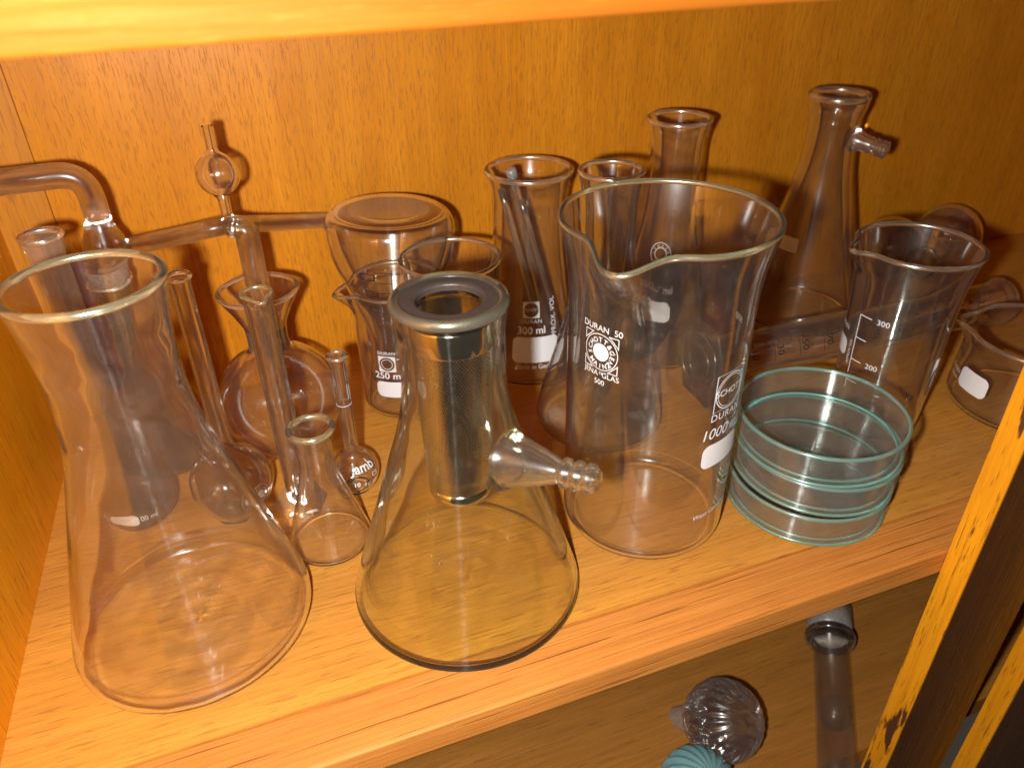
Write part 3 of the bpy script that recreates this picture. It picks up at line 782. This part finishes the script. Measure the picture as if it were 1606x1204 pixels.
# gas tube head with a bulb, its stem standing in the funnel mouth
g = thing('tube_adapter', 'branched glass tube with a small round bulb on top, standing in the funnel mouth', 'glass tube')
J = Vector((-.0085, .4500, .1575))
tube('down_tube', [(.0015, .4450, .088), (.0015, .4450, .1555), (-.006, .4492, .1572)], .0068, .0009, g, .010)
tube('left_arm', [J + Vector((.004, 0, .0002)), (-.0360, .4600, .1512), (-.0640, .4720, .1450)], .0052, .0009, g, .02)
tube('right_arm', [(-.0060, .4545, .1560), (.020, .4850, .1420), (.0640, .5235, .1245)], .0052, .0009, g, .02)
bm = bmesh.new(); zb = .1868; path = []; rad = []
for z, r in ((.1590, .0034), (.1680, .0032), (.1735, .0034), (.1752, .0046)) : path.append((z, r))
for a in range(25, 160, 9): path.append((zb - .0118 * math.cos(R_(a)), .0118 * math.sin(R_(a))))
path += [(.1990, .0034), (.2010, .0029), (.2130, .0031)]
path = sorted(path); cx, cy_ = -.0070, .4500
P = [Vector((cx, cy_, z)) for z, r in path]
a0, a1 = sweep(bm, P, [r for z, r in path], 36, 0); sweep(bm, P, [max(.0012, r - .0010) for z, r in path], 36, 1, flip=True)
obj('bulb', bm, [M['wall_o'], M['wall_i']], g)

# flask with ground socket and the bent tube head in it
c = (-.0772, .4700)
f18, Rf = vessel('conical_flask', 'conical flask with a ground socket, carrying the bent tube head at the left back', 'flask', c,
       [(0, 0), (.0340, 0, .008), (.0098, .066, .020), (.0096, .090, .004), (.0118, .104, .004), (.0140, .1234)], t=.0014, tb=.002, rim=.0013, n=72, mats=('pale_o', 'pale_o', 'rim'))
bm = bmesh.new(); lathe(bm, [Vector((.0088, .084)), Vector((.0089, .092)), Vector((.0102, .102)), Vector((.0118, .1150))], 48); obj('ground_socket', bm, M['frost'], f18)
h = thing('bent_tube', 'bent glass tube ending in a ground cone, plugged into the left back flask', 'glass tube', (c[0], c[1], 0))
tube('tube', [(-.062, -.002, .1905), (.0020, 0, .1905), (.0020, 0, .160)], .0070, .0010, h, .022)
bm = bmesh.new(); pr = fillet([(.0068, .1640), (.0078, .1600, .002), (.0122, .1500, .006), (.0130, .1360)]); lathe(bm, pr[::-1], 48, 0); lathe(bm, offset(pr[::-1], .0012), 48, 1, flip=True)
for v in bm.verts: v.co.x += .0012
obj('joint', bm, [M['tube_o'], M['tube_i']], h)
bm = bmesh.new(); lathe(bm, [Vector((.0086, .0880)), Vector((.0098, .1050)), Vector((.0118, .1250)), Vector((.0130, .1362))], 48)
for v in bm.verts: v.co.x += .0006
obj('ground_cone', bm, M['frost_light'], h)

# ------------------------------------------------------------------ things on the lower shelf
ZL = -.190
def ribbed(root_name, label, cat, loc, r, ribs, mat, depth, squash=1., rot=(0, 0, 0), body='ball'):
    root = thing(root_name, label, cat, loc, None, rot); bm = bmesh.new(); n = 144
    def d(a, rr, z):
        f = 1 + depth * math.cos(ribs * a + z / r * 2.0) * min(1, rr / (r * .35)); return rr * f * math.cos(a), rr * f * math.sin(a), z
    lathe(bm, [Vector((r * math.sin(R_(a)) if 0 < a < 180 else 0, -r * squash * math.cos(R_(a)))) for a in range(0, 181, 6)], n, 0, d)
    obj(body, bm, M[mat], root); return root
s1 = ribbed('glass_stopper', 'swirled clear glass ball stopper lying on the lower shelf, left of the jointed tube', 'stopper', (.2380, .2460, ZL + .0300), .0270, 22, 'ball', .022, 1., (R_(40), R_(20), 0))
bm = bmesh.new(); lathe(bm, fillet([(0, -.050), (.0085, -.050, .001), (.0110, -.0260)]), 40); obj('plug', bm, M['frost_light'], s1)
ribbed('ribbed_knob', 'teal ribbed glass knob at the bottom edge, in front of the swirled ball', 'knob', (.1985, .2125, ZL + .0262), .0250, 20, 'teal_solid', .06, .9, (R_(15), R_(10), 0), 'ribbed_body')
a = Vector((.3770, .3040, ZL + .019)); b = Vector((.2700, .1640, ZL + .0155)); d = (b - a).normalized()
jt = thing('jointed_tube', 'glass tube with a frosted joint lying on the lower shelf beside the dark post', 'glass tube', a)
tube('tube', [d * .024, d * .10, b - a], .0126, .0013, jt, .001, mats=('low_o', 'low_o'))
tube('bulb_end', [d * -.022, d * -.016, d * -.006, d * .0], .014, .0013, jt, .0001, mats=('low_o', 'low_o'))
tube('ground_joint', [d * .0, d * .012, d * .0262], .0165, .0015, jt, .0001, mats=('frost', 'frost_light'))
bm = bmesh.new(); sweep(bm, [d * .0255, d * .0275, d * .0305, d * .033], [.0165, .0185, .0180, .0135], 40, 0, caps=True); obj('joint_collar', bm, M['wall_o'], jt)
bm = bmesh.new(); q = .095
sweep(bm, [d * (q + .012 * math.sin(R_(x))) for x in range(-90, 91, 15)], [max(.0004, .0108 * math.cos(R_(x))) for x in range(-90, 91, 15)], 32, 0); obj('inner_bulb', bm, M['low_o'], jt)

# ------------------------------------------------------------------ millimetre units, refractive light through the glass
done_meshes = set()
for o in list(COL.objects):
    if o.type == 'MESH':
        if o.data.name not in done_meshes:
            done_meshes.add(o.data.name); o.data.transform(Matrix.Scale(U, 4))
        if any(mt and mt.name in CASTERS for mt in o.data.materials): o.cycles.is_caustics_caster = True
        o.cycles.is_caustics_receiver = True
    if o.type in ('MESH', 'EMPTY'): o.location = o.location * U
